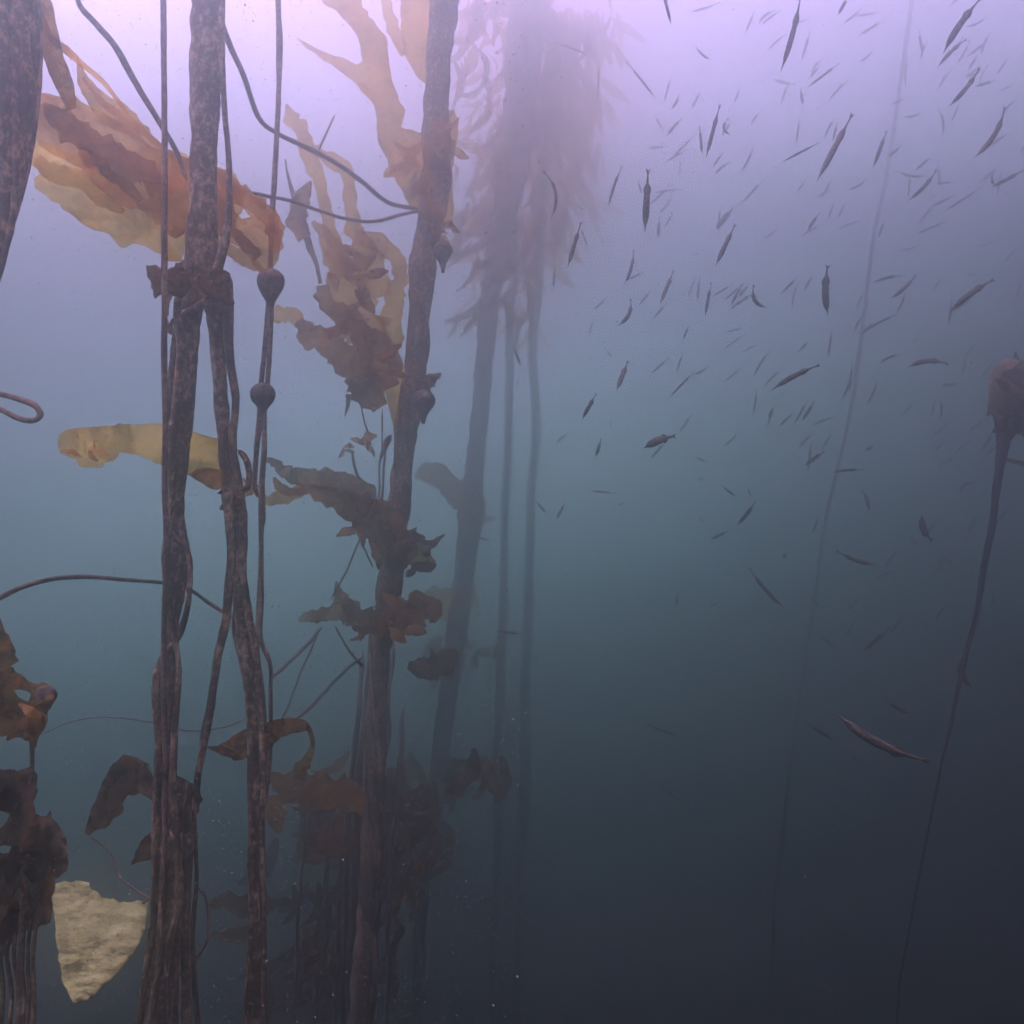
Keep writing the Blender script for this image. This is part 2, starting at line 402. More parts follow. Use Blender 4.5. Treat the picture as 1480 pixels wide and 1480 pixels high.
blade([(310, 240), (330, 250), (352, 268), (376, 288), (402, 305), (411, 328), (404, 356), (402, 376), (384, 392), (366, 384), (352, 362), (336, 352), (322, 352), (312, 320)], 1.12, M['orange'], t2,
      holes=[[(336, 292), (350, 300), (362, 314), (350, 316), (340, 308)]], slope=(-.0004, 0), wave=.035, rag=4, seed=13)
ribbon([(306, 352, 1.1, 10), (330, 360, 1.1, 16), (352, 374, 1.1, 18), (372, 386, 1.1, 14), (380, 392, 1.1, 4)], M['orange'], t2, 17, .4, .4)
blade([(240, 346), (262, 374), (268, 376), (240, 377)], 1.15, M['gold'], t2, wave=.004, rag=1, step=5, seed=15)
for kk, (Q, mm) in enumerate([([(60, 150, 1.08, 10), (90, 175, 1.08, 34), (130, 205, 1.08, 40), (170, 228, 1.08, 44), (215, 250, 1.08, 30), (240, 262, 1.08, 10)], 'brown'),
                              ([(52, 230, 1.12, 14), (80, 250, 1.12, 30), (120, 262, 1.12, 26), (150, 290, 1.12, 22), (180, 306, 1.12, 8)], 'gold'),
                              ([(140, 236, 1.07, 6), (158, 250, 1.07, 22), (182, 268, 1.07, 20), (204, 290, 1.07, 8)], 'brown'),
                              ([(196, 286, 1.09, 8), (216, 300, 1.09, 22), (238, 320, 1.09, 16)], 'orange'),
                              ([(322, 262, 1.06, 10), (350, 282, 1.06, 24), (380, 306, 1.06, 26), (398, 336, 1.07, 24), (396, 366, 1.08, 14)], 'orange'),
                              ([(330, 330, 1.08, 10), (352, 348, 1.08, 20), (374, 372, 1.08, 14)], 'brown'),
                              ([(120, 112, 1.1, 4), (150, 150, 1.1, 10), (190, 176, 1.1, 14), (232, 212, 1.1, 6)], 'orange')]):
    ribbon(Q, M[mm], t2, 800 + kk, .55, .5, .5)
# ragged dark collar of old blades
blade([(210, 383), (226, 384), (240, 390), (262, 386), (280, 396), (276, 420), (262, 430), (244, 426), (228, 424), (220, 430), (222, 412), (214, 398)], 1.0, M['dark'], t2, wave=.05, rag=5, step=6, seed=21, freq=.03)
blade([(300, 392), (322, 388), (332, 394), (330, 414), (338, 440), (328, 444), (320, 432), (306, 438), (298, 420)], 1.04, M['dark'], t2, wave=.05, rag=5, step=6, seed=22, freq=.03)
clump(262, 408, 1.03, 30, M['dark'], t2, 16, 5, (18, 44), .7)
clump(312, 415, 1.06, 18, M['dark'], t2, 9, 6, (16, 34), 1)
clump(246, 460, 1.04, 8, M['dark'], t2, 3, 8, (20, 34), .8, hang=1)
# lower strap blade
tag(blade([(82, 645), (86, 628), (100, 621), (122, 617), (150, 617), (172, 613), (200, 614), (232, 613), (262, 620), (290, 628), (318, 636), (334, 650), (344, 672), (322, 690), (300, 700), (276, 686), (252, 678), (232, 672), (206, 660), (190, 655), (172, 654), (164, 666), (152, 670), (148, 676), (130, 674), (116, 676), (108, 664), (92, 658)],
      1.13, M['gold'], t2, slope=(.0002, .0005), wave=.018, rag=3, step=7, seed=31), 'pale gold strap blade reaching left with a frayed tip')
blade([(272, 684), (300, 676), (322, 680), (326, 700), (312, 708), (294, 700)], 1.10, M['brown'], t2, wave=.02, rag=3, step=6, seed=33)
clump(120, 645, 1.11, 22, M['tan'], t2, 9, 12, (12, 26), .7)
# lower dark blade
blade([(124, 1206), (124, 1192), (134, 1165), (148, 1130), (164, 1106), (178, 1093), (198, 1095), (214, 1104), (222, 1128), (240, 1136), (244, 1166), (222, 1160), (206, 1148), (184, 1150), (178, 1170), (160, 1190), (142, 1198), (132, 1208)],
      1.12, M['dark'], t2, slope=(.0003, 0), wave=.03, rag=5, step=7, seed=41)
blade([(246, 1122), (268, 1126), (286, 1134), (291, 1156), (284, 1182), (270, 1202), (250, 1206), (244, 1170)], 1.10, M['dark'], t2, wave=.03, rag=5, step=7, seed=43)
blade([(204, 1216), (222, 1196), (246, 1200), (240, 1236), (216, 1240), (190, 1250)], 1.08, M['dark'], t2, wave=.03, rag=4, step=7, seed=44)
stipe([(128, 1208, 1.12, 1.6), (146, 1220, 1.12, 1.5), (162, 1238, 1.12, 1.5), (172, 1266, 1.11, 1.5), (190, 1282, 1.1, 1.4), (212, 1296, 1.08, 1.4), (230, 1310, 1.07, 1.4)], M['thin'], t2, name='tendril', sides=6)

# ---- 3. second stem that leaves the collar and runs down to the right
P = [(310, 380, 1.12, 14), (310, 440, 1.12, 14), (314, 500, 1.12, 12), (320, 580, 1.12, 12), (326, 650, 1.12, 12), (334, 715, 1.12, 17), (338, 760, 1.12, 13), (344, 830, 1.12, 14), (350, 900, 1.12, 11), (358, 960, 1.12, 14),
     (366, 1020, 1.12, 12), (369, 1090, 1.12, 13), (371, 1160, 1.12, 12), (369, 1240, 1.12, 13), (372, 1330, 1.12, 15), (368, 1420, 1.12, 15), (362, 1540, 1.12, 16), (360, 1700, 1.12, 16)]
P = [(a, b, c, r * .85) for a, b, c, r in P]
t3 = thing('kelp_plant', (*G(P), 0), 'twisted kelp stem leaning right from the dark collar, just right of the thickest stem', 'kelp', 'giant kelp')
stipe(P, M['stipe'], t3, sides=14, rough=.22, ground=G(P), seed=51)
side = [[(330, 395, 1.10, 6), (330, 450, 1.10, 8), (332, 520, 1.10, 6), (340, 580, 1.10, 6), (336, 640, 1.10, 6), (345, 700, 1.10, 6), (352, 760, 1.10, 6), (351, 830, 1.10, 5), (360, 890, 1.11, 6), (370, 950, 1.11, 5), (376, 1030, 1.11, 4), (380, 1120, 1.1, 4), (378, 1250, 1.1, 4), (382, 1400, 1.1, 4), (380, 1540, 1.1, 4)],
        [(326, 720, 1.08, 5), (334, 800, 1.08, 6), (330, 850, 1.08, 6), (326, 900, 1.08, 7), (314, 950, 1.08, 6), (306, 1010, 1.08, 6), (297, 1060, 1.08, 6), (288, 1110, 1.08, 5), (282, 1160, 1.09, 5), (276, 1220, 1.09, 5), (270, 1330, 1.09, 5), (272, 1500, 1.09, 5)],
        [(344, 650, 1.12, 3), (356, 665, 1.12, 5), (360, 690, 1.12, 4), (356, 705, 1.12, 5), (340, 716, 1.12, 5)],
        [(346, 850, 1.15, 3.5), (340, 905, 1.15, 5), (352, 960, 1.15, 5), (362, 1000, 1.15, 3), (360, 1100, 1.15, 3), (362, 1300, 1.15, 3), (352, 1480, 1.15, 3)]]
for k, Q in enumerate(side):
    stipe(Q, M['stipe'], t3, sides=8, seed=60 + k, ground=(G(P)[0] + .02 * math.cos(k), G(P)[1] + .02 * math.sin(k)) if k != 2 else None, rough=.25)
clump(336, 720, 1.11, 14, M['dark'], t3, 6, 15, (14, 26), 1)
blade([(308, 1082), (330, 1070), (350, 1056), (374, 1046), (400, 1040), (430, 1038), (446, 1044), (452, 1060), (440, 1058), (420, 1060), (400, 1070), (386, 1084), (366, 1092), (340, 1100), (322, 1092)], 1.2, M['brown'], t3, wave=.03, rag=4, step=7, seed=71)
ribbon([(444, 1050, 1.22, 8), (452, 1072, 1.22, 6), (446, 1095, 1.22, 12), (434, 1112, 1.22, 20), (430, 1128, 1.22, 10)], M['olive'], t3, 73, .4, .3)
ribbon([(300, 1080, 1.2, 3), (318, 1084, 1.2, 10), (340, 1090, 1.2, 8)], M['brown'], t3, 75)

# ---- 4. thin straight stipe left of the thickest stem
P = [(236, -160, .98, 4), (236, 0, .98, 4.2), (237, 120, .98, 4.2), (238, 240, .98, 4.2), (237, 350, .98, 4.5), (238, 430, .98, 4.2), (237, 520, .98, 4.2), (239, 620, .98, 4.2), (238, 700, .99, 4), (240, 800, 1.0, 4), (236, 950, 1.02, 4), (238, 1200, 1.03, 4), (220, 1540, 1.03, 4)]
t4 = thing('kelp_stipe', (*G(P), 0), 'thin straight reddish stipe running down in front of the big golden blade', 'kelp stem')
stipe(P, M['stipe_red'], t4, sides=8, rough=.15, ground=G(P), seed=81)

# ---- 5. slim kelp strung with round floats
P = [(401, -150, 1.22, 4), (402, 0, 1.22, 4), (404, 60, 1.22, 4.5), (402, 150, 1.22, 3.6), (397, 250, 1.22, 4), (394, 300, 1.22, 4), (391, 380, 1.22, 4), (390, 440, 1.22, 6), (384, 490, 1.22, 4), (378, 550, 1.22, 4), (376, 600, 1.22, 5),
     (371, 650, 1.22, 4), (368, 705, 1.22, 4), (378, 720, 1.22, 4), (377, 800, 1.22, 3.6), (374, 880, 1.22, 4), (372, 940, 1.22, 3.5), (380, 1010, 1.22, 3.5), (384, 1090, 1.22, 3), (380, 1200, 1.22, 3), (384, 1500, 1.22, 3)]
t5 = thing('kelp_plant', (*G(P), 0), 'slender kelp strung with two round gas floats, one above the other', 'kelp', 'giant kelp')
stipe(P, M['thin'], t5, sides=8, rough=.2, ground=G(P), seed=91)
stipe([(392, 430, 1.21, 4), (391, 480, 1.21, 4), (386, 560, 1.21, 3.5), (382, 590, 1.21, 3.5), (382, 650, 1.21, 4), (378, 700, 1.21, 4.5), (382, 760, 1.21, 3)], M['thin'], t5, sides=8, seed=92)
stipe([(376, 700, 1.21, 3.5), (378, 850, 1.21, 3.5), (376, 920, 1.21, 3.5), (390, 960, 1.21, 3), (391, 1000, 1.21, 3), (390, 1100, 1.21, 3), (380, 1180, 1.21, 3)], M['thin'], t5, sides=8, seed=93)
bulb(391, 408, 1.21, 20, M['bulb'], t5); bulb(380, 571, 1.21, 18, M['bulb'], t5, stretch=1.0)
clump(366, 700, 1.22, 8, M['brown'], t5, 6, 18, (12, 22), .8)

# ---- 6. broad mid-distance kelp with tan blades
D = 1.9; DS = 1.1
P = [(650, -200, D, 34), (644, -100, D, 33), (641, 0, D, 29), (637, 60, D, 25), (632, 140, D, 24), (632, 200, D, 26), (630, 260, D, 28), (620, 330, D, 26), (610, 390, D, 24), (606, 450, D, 21), (602, 520, D, 21), (594, 580, D, 24),
     (586, 640, D, 20), (578, 700, D, 20), (572, 760, D, 24), (564, 830, D, 22), (556, 900, D, 22), (548, 960, D, 18), (546, 1030, D, 20), (542, 1120, D, 20), (538, 1220, D, 22), (530, 1340, D, 22), (520, 1500, D, 24)]
t6 = thing('kelp_plant', (*G(P), 0), 'broad hazy kelp column left of centre with long tan blades branching up from it', 'kelp', 'giant kelp')
P = [(a, b, c, r * .72) for a, b, c, r in P]
stipe(P, M['stipe'], t6, sides=18, rough=.22, ground=G(P), seed=101)
strands([(a, b, c, r * .9) for a, b, c, r in P], 4, M['stipe'], t6, 4, 1.0, .8, 7, G(P))
T = M['tan']
tag(blade([(438, -60), (466, 2), (488, 18), (508, 42), (516, 50), (524, 88), (516, 94), (494, 82), (478, 79), (452, 68), (428, 54), (442, 70), (462, 82), (486, 100), (512, 118), (528, 138), (542, 154), (545, 176), (546, 200), (562, 238), (578, 270), (594, 302),
       (622, 316), (650, 330), (656, 300), (652, 262), (662, 186), (656, 158), (646, 158), (624, 172), (620, 192), (596, 188), (578, 184), (586, 164), (576, 146), (566, 112), (562, 84), (556, 50), (534, 24), (522, 0), (500, -70)],
      D - .04, T, t6, slope=(.0002, 0), wave=.05, rag=3, step=8, seed=103), 'long tan blade forking upward off the column')
blade([(580, -60), (581, 60), (592, 94), (604, 110), (620, 122), (632, 116), (636, 60), (622, -60)], D + .05, T, t6, wave=.04, rag=3, seed=105)
ribbon([(552, -30, D + .1, 10), (562, 20, D + .1, 16), (572, 50, D + .1, 18), (584, 80, D + .1, 10)], T, t6, 107)
clump(612, 232, D - .04, 34, T, t6, 22, 23, (18, 44), 1.6)
clump(640, 200, D - .05, 12, M['brown'], t6, 12, 24, (14, 30), 3)
clump(648, 330, D - .03, 10, M['brown'], t6, 6, 25, (14, 26), 1.5)
bulb(640, 362, D - .06, 14, M['bulb'], t6, stretch=1.2)
bulb(612, 580, D - .07, 17, M['bulb'], t6, stretch=1.0)
clump(614, 556, D - .04, 14, M['dark'], t6, 9, 26, (14, 28), .8)
# branching spray in front of the column
for k, (Q, mm) in enumerate([
    ([(414, 150, 1.84, 2), (422, 172, 1.84, 24), (438, 190, 1.84, 20), (444, 220, 1.84, 24), (462, 262, 1.84, 20), (472, 310, 1.84, 18), (482, 352, 1.84, 24), (498, 400, 1.85, 38)], 'tan'),
    ([(452, 215, 1.86, 14), (480, 232, 1.86, 22), (502, 250, 1.86, 20), (506, 290, 1.86, 20), (512, 330, 1.86, 24), (530, 370, 1.86, 38), (548, 430, 1.86, 52)], 'tan'),
    ([(450, 262, 1.82, 4), (438, 284, 1.82, 24), (428, 318, 1.82, 28), (440, 344, 1.82, 22)], 'brown'),
    ([(412, 230, 1.83, 2), (418, 262, 1.83, 5), (434, 310, 1.83, 12), (446, 352, 1.83, 10), (458, 384, 1.83, 6), (463, 410, 1.83, 6)], 'dark'),
    ([(452, 320, 1.85, 8), (474, 346, 1.85, 26), (490, 380, 1.85, 44), (508, 430, 1.85, 62), (530, 480, 1.86, 60), (552, 520, 1.87, 44), (570, 560, 1.88, 34), (580, 640, 1.9, 14)], 'tan'),
    ([(512, 342, 1.88, 20), (548, 352, 1.88, 28), (576, 378, 1.88, 22), (576, 408, 1.88, 26), (568, 440, 1.88, 30), (566, 500, 1.88, 30)], 'tan'),
    ([(466, 412, 1.8, 18), (472, 438, 1.8, 26), (496, 458, 1.8, 30), (520, 482, 1.8, 34), (548, 520, 1.82, 36), (566, 560, 1.84, 26)], 'brown'),
    ([(432, 462, 1.8, 12), (444, 482, 1.8, 36), (468, 492, 1.8, 38), (494, 512, 1.8, 40), (514, 536, 1.8, 46), (530, 562, 1.82, 48), (548, 590, 1.84, 26)], 'brown'),
    ([(392, 454, 1.78, 22), (410, 455, 1.78, 24), (428, 456, 1.78, 20), (436, 462, 1.78, 8)], 'tan'),
    ([(505, 570, 1.84, 10), (502, 588, 1.84, 5), (498, 602, 1.84, 2)], 'dark')]):
    ribbon(Q, M[mm], t6, 120 + k, .35, .45, .35)
clump(520, 430, 1.86, 40, M['brown'], t6, 22, 31, (20, 46), 1.6)
clump(535, 540, 1.84, 32, M['brown'], t6, 18, 32, (18, 40), 1)
for k, Q in enumerate([[(522, 588, 1.85, 1.3), (528, 615, 1.85, 1.3), (536, 635, 1.85, 1.2)], [(552, 590, 1.87, 1.2), (552, 640, 1.87, 1.2), (548, 690, 1.88, 1.2), (550, 730, 1.88, 1.4)],
                       [(508, 650, 1.85, 1.5), (514, 680, 1.85, 2.2), (526, 712, 1.86, 3), (536, 740, 1.87, 4)], [(566, 630, 1.86, 2), (556, 660, 1.86, 1.5), (552, 720, 1.86, 2), (540, 800, 1.86, 2)],
                       [(548, 668, 1.85, 2), (558, 640, 1.85, 4), (566, 628, 1.85, 2)],
                       [(478, 868, 1.84, 1.2), (498, 830, 1.84, 1.4), (520, 780, 1.85, 1.4), (552, 700, 1.86, 1.2)], [(520, 780, 1.84, 1.2), (530, 800, 1.84, 1.4), (538, 820, 1.85, 1.3)],
                       [(484, 905, 1.82, 1.4), (498, 930, 1.82, 1.6), (512, 950, 1.83, 2), (526, 965, 1.85, 2.4)],
                       [(524, 950, 1.82, 2.4), (500, 968, 1.8, 2.6), (470, 1000, 1.78, 2.6), (440, 1030, 1.74, 2.4), (424, 1042, 1.7, 2.0)],
                       [(466, 906, 1.8, 2.6), (440, 936, 1.74, 2.6), (410, 964, 1.68, 2.6), (390, 982, 1.6, 2.4)], [(462, 910, 1.8, 1.6), (440, 960, 1.76, 1.5), (420, 1010, 1.72, 1.5), (404, 1048, 1.7, 1.5)]]):
    stipe(Q, M['stipe_far'], t6, name='tendril', sides=6, seed=140 + k, wob=2)
clump(500, 648, 1.85, 5, M['brown'], t6, 3, 33, (12, 18), .7)
clump(534, 640, 1.86, 14, M['brown'], t6, 5, 34, (14, 26), .8)
# blades at mid height
for k, (Q, mm) in enumerate([
    ([(380, 664, 1.6, 4), (396, 668, 1.6, 12), (412, 682, 1.62, 20), (440, 690, 1.68, 28), (470, 694, 1.74, 34), (500, 702, 1.78, 38), (525, 722, 1.82, 46), (545, 752, 1.86, 60), (572, 776, 1.88, 62), (600, 800, 1.9, 40), (626, 824, 1.92, 16)], 'olive'),
    ([(376, 726, 1.6, 6), (392, 722, 1.6, 18), (420, 716, 1.62, 20), (440, 704, 1.68, 16)], 'tan'),
    ([(396, 690, 1.58, 4), (404, 704, 1.6, 14), (424, 712, 1.64, 12), (450, 708, 1.7, 18), (490, 722, 1.75, 40), (530, 742, 1.8, 44)], 'brown'),
    ([(432, 897, 1.75, 6), (450, 890, 1.76, 18), (474, 888, 1.78, 22), (500, 884, 1.8, 32), (530, 898, 1.83, 40), (560, 906, 1.86, 30)], 'olive'),
    ([(486, 840, 1.8, 3), (490, 858, 1.8, 16), (500, 876, 1.8, 26), (510, 900, 1.8, 14)], 'olive'),
    ([(560, 905, 1.84, 28), (590, 890, 1.86, 56), (615, 880, 1.88, 48), (635, 894, 1.9, 20)], 'brown'),
    ([(590, 960, 2.0, 12), (612, 966, 2.0, 34), (640, 958, 2.0, 40), (660, 940, 2.0, 16)], 'olive')]):
    ribbon(Q, M[mm], t6, 160 + k, .4, .5, .3)
clump(552, 770, 1.84, 40, M['brown'], t6, 26, 41, (20, 46), .8)
clump(590, 800, 1.86, 34, M['dark'], t6, 14, 42, (20, 40), .7)
clump(560, 905, 1.84, 44, M['brown'], t6, 20, 43, (18, 40), .5)

DS = 1.3
# ---- 7. dark tangle of lower kelp behind the stems
t7 = thing('kelp_plant', (-.60, 2.7, 0), 'dark brown tangle of drooping blades at the foot of the hazy column', 'kelp')
for k, (x, y, w) in enumerate([(440, 1180, 3), (470, 1240, 4), (500, 1150, 4), (515, 1000, 4), (530, 950, 5), (560, 980, 4), (575, 1080, 4)]):
    Q = [(x + 10, y - 60, 2.0 + .03 * k, w * .8), (x, y + 60, 2.0, w), (x - 12, y + 200, 2.0, w), (x - 18, y + 420, 2.0, w), (x - 26, y + 700, 2.05, w)]
    stipe(Q, M['stipe_far'], t7, sides=8, seed=200 + k, ground=(-.62 + .03 * k, 2.7), wob=6)
rnd = random.Random(77)
for k in range(150):
    u = rnd.random(); y = 1080 + 330 * u; xc = 470 + 110 * (1 - u); x = xc + rnd.gauss(0, 62 - 16 * u); dd = rnd.uniform(1.95, 2.9)
    L = rnd.uniform(40, 90); w = L * rnd.uniform(.22, .5); a = rnd.gauss(1.5, .5)
    ribbon([(x, y, dd, w * .3), (x + math.cos(a) * L * .4, y + math.sin(a) * L * .4, dd + .03, w), (x + math.cos(a + .3) * L * .8, y + math.sin(a + .3) * L * .8, dd, w * .7), (x + math.cos(a + .5) * L, y + math.sin(a + .5) * L, dd, 3)],
           M[rnd.choice(['dark', 'brown', 'brown', 'olive', 'dark'])], t7, 300 + k, .6, .5, .8, cols=6, sub=5)
for k, (Q, mm) in enumerate([([(388, 1122, 1.6, 12), (420, 1136, 1.62, 46), (460, 1142, 1.66, 52), (500, 1150, 1.7, 50), (530, 1170, 1.74, 20)], 'brown'),
                             ([(392, 1150, 1.62, 34), (398, 1180, 1.62, 30), (404, 1205, 1.62, 8)], 'brown'),
                             ([(300, 1310, 1.5, 10), (330, 1302, 1.5, 26), (360, 1312, 1.5, 34), (390, 1300, 1.55, 30)], 'olive'),
                             ([(306, 1350, 1.5, 8), (330, 1352, 1.5, 22), (360, 1350, 1.5, 24)], 'olive')]):
    ribbon(Q, M[mm], t7, 400 + k, .4, .45, .3)

DS = 1.0
# ---- 8. faint kelp column right of the hazy one
D = 4.4
P = [(764, -40, D, 26), (752, 150, D, 24), (735, 280, D, 20), (716, 380, D, 16), (706, 450, D, 15), (700, 520, D, 13), (693, 600, D, 13), (686, 680, D, 14), (682, 740, D, 17), (674, 800, D, 15), (664, 880, D, 15), (652, 960, D, 14), (640, 1060, D, 13), (628, 1160, D, 12), (610, 1300, D, 11)]
t8 = thing('kelp_plant', (*G(P), 0), 'faint grey kelp stem under the pinkish cloud of blades, right of the hazy column', 'kelp', 'giant kelp')
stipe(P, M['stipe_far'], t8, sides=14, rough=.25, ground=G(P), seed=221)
rnd = random.Random(5)
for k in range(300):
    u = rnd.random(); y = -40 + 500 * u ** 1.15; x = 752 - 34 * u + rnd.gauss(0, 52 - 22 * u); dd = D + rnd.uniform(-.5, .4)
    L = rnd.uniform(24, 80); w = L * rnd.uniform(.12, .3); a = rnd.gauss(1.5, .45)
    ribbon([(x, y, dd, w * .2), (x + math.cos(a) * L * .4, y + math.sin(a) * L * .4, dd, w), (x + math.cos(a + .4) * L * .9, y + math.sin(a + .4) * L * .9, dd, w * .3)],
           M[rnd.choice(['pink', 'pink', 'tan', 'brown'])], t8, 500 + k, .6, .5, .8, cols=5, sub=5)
for k, Q in enumerate([[(600, 690, D - .1, 10), (626, 684, D - .1, 36), (650, 704, D - .1, 34), (676, 728, D - .1, 40), (700, 760, D - .1, 30)], [(655, 205, D - .1, 8), (690, 215, D - .1, 20), (715, 240, D - .1, 16)],
                       [(650, 310, D - .1, 14), (680, 316, D - .1, 28), (710, 300, D - .1, 30)], [(690, 860, D - .1, 30), (640, 870, D - .1, 40), (620, 850, D - .1, 20)]]):
    ribbon(Q, M['tan' if k else 'brown'], t8, 600 + k, .5, .5, .3)
clump(650, 950, D - .05, 40, M['olive'], t8, 12, 51, (24, 50), 1.8)

# ---- 9. remotest kelp, almost dissolved in the water
for k, (x, w, dd, lab) in enumerate([(735, 6, 5.2, 'ghostly vertical kelp stem in the haze, just right of the faint grey one'), (772, 7, 5.6, 'faintest kelp stem at picture centre, rightmost under the pink blades')]):
    P = [(x + 30, 22, dd, w), (x + 24, 100, dd, w * 1.4), (x + 6, 350, dd, w), (x, 600, dd, w), (x - 8, 850, dd, w), (x - 14, 1100, dd, w * 1.3), (x - 20, 1400, dd, w)]
    tt = thing('kelp_plant', (*G(P), 0), lab, 'kelp', 'giant kelp')
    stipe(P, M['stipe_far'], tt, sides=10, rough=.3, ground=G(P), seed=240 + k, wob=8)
    rnd = random.Random(60 + k)
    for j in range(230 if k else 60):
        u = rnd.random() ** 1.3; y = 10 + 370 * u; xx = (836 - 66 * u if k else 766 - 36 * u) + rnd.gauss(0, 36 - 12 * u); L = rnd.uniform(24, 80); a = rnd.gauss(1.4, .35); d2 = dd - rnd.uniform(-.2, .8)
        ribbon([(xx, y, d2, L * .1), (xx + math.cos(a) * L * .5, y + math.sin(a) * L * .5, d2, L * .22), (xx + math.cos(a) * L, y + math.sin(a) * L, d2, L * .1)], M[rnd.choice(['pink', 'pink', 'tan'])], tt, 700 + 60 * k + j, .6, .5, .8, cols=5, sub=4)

# ---- 10. faint leaning line in the open water
P = [(1320, -30, 4.8, 3.4), (1318, 0, 4.8, 3.4), (1300, 130, 4.8, 3.4), (1280, 260, 4.8, 3.2), (1262, 350, 4.8, 3.2), (1246, 480, 4.8, 3.4), (1230, 590, 4.8, 3.4), (1210, 680, 4.8, 3), (1192, 760, 4.8, 2.8), (1176, 880, 4.8, 3), (1150, 1050, 4.8, 3), (1120, 1300, 4.8, 3)]
t10 = thing('kelp_stipe', (*G(P), 0), 'very faint thin stipe slanting down through the shoal of fish', 'kelp stem')
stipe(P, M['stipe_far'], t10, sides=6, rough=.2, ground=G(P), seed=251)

# ---- 11. bull kelp at the right edge
D = 2.1
P = [(1452, 608, D, 10), (1450, 640, D, 9), (1446, 670, D, 7), (1440, 710, D, 5.5), (1434, 760, D, 5), (1424, 810, D, 4.5), (1416, 860, D, 4), (1409, 900, D, 3.6), (1400, 930, D, 3.2), (1391, 970, D, 3.2), (1384, 1000, D, 3), (1374, 1050, D, 2.6), (1362, 1100, D, 2.2), (1352, 1150, D, 1.9), (1330, 1260, D, 1.6), (1300, 1420, D, 1.5)]
t11 = thing('bull_kelp', (*G(P), 0), 'bull kelp with a ragged brown float head on a thin stem, right edge', 'kelp')
stipe(P, M['stipe_dark'], t11, sides=10, rough=.2, ground=G(P), seed=261)
prof = [(520, 8), (532, 22), (550, 27), (570, 27), (590, 24), (605, 16), (620, 11)]
Vv, Ff = sweep([W(1462 - (y - 520) * .1, y, D) for y, _ in prof], [r * D / F for _, r in prof], 18, .25, 3)
obj('float_bulb', Vv, Ff, M['stipe'], t11)
clump(1464, 560, D, 24, M['dark'], t11, 26, 61, (22, 50), 1.4)
clump(1462, 596, D, 18, M['dark'], t11, 10, 62, (16, 36), .8)
ribbon([(1446, 662, D, 2), (1462, 666, D, 6), (1480, 670, D, 7), (1510, 676, D, 5)], M['brown'], t11, 63)
ribbon([(1480, 600, D, 12), (1468, 618, D, 14), (1456, 636, D, 8)], M['dark'], t11, 64)
ribbon([(1392, 950, D, 3), (1388, 968, D, 8), (1396, 985, D, 7), (1404, 992, D, 2)], M['olive'], t11, 65)

# ---- 12. near clumps at the lower left edge
D = .86
P = [(58, 920, D, 3), (50, 990, D, 3), (46, 1060, D, 4), (46, 1110, D, 3), (40, 1160, D, 4), (36, 1260, D, 5), (30, 1380, D, 5), (26, 1520, D, 5), (20, 1800, D, 5)]
t12 = thing('kelp_plant', (*G(P), 0), 'reddish brown ruffled kelp clump with a pinkish float, lower left edge', 'kelp', 'giant kelp')
stipe(P[2:], M['thin'], t12, sides=8, rough=.2, ground=G(P), seed=271)
blade([(-30, 880), (0, 894), (6, 914), (14, 920), (20, 940), (26, 956), (14, 962), (2, 975), (-30, 990)], D, M['brown'], t12, slope=(.0006, 0), wave=.04, rag=4, step=6, seed=272)
blade([(-30, 975), (4, 968), (16, 966), (30, 976), (48, 988), (66, 986), (76, 996), (78, 1014), (68, 1030), (66, 1048), (56, 1062), (44, 1070), (30, 1068), (16, 1060), (-4, 1066), (-30, 1070)], D, M['brown'], t12,
      holes=[[(20, 998), (34, 997), (46, 1004), (40, 1014), (28, 1010)]], slope=(-.0004, .0004), wave=.04, rag=4, step=6, seed=273)
bulb(66, 1006, D - .03, 15, M['bulb'], t12, stretch=.9)
bulb(50, 1046, D - .02, 16, M['brown'], t12, stretch=1.1)
blade([(-40, 1110), (0, 1112), (28, 1113), (46, 1110), (52, 1122), (50, 1160), (50, 1178), (66, 1180), (72, 1174), (82, 1192), (92, 1206), (98, 1232), (98, 1250), (86, 1268), (74, 1278), (74, 1310), (72, 1334), (50, 1342), (26, 1352), (4, 1384), (-40, 1400)], D, M['dark'], t12,
      holes=[[(-2, 1172), (14, 1176), (10, 1190), (-2, 1198)], [(-2, 1222), (18, 1224), (12, 1234), (-2, 1232)]], slope=(-.0003, .0002), wave=.06, rag=5, step=7, seed=274)
tag(blade([(-30, 1114), (26, 1118), (44, 1126), (46, 1160), (34, 1182), (22, 1216), (-30, 1220)], D + .04, M['olive'], t12, holes=[[(-2, 1172), (14, 1176), (10, 1190), (-2, 1198)]], wave=.03, rag=4, step=7, seed=275), 'olive upper lamina of the lower clump')
clump(30, 1270, D - .03, 44, M['dark'], t12, 14, 71, (34, 70), 1.2)
clump(20, 1030, D - .01, 26, M['brown'], t12, 6, 72, (24, 44), .8)
for k, x in enumerate([4, 14, 24, 34, 44, 52]):
    stipe([(x + 2, 1320, D, 2.4), (x - 4, 1380, D, 3), (x + 3 * math.sin(k), 1440, D, 3), (x - 6, 1540, D, 3)], M['stipe'], t12, sides=6, seed=280 + k, ground=(G(P)[0] + .01 * k, G(P)[1]))

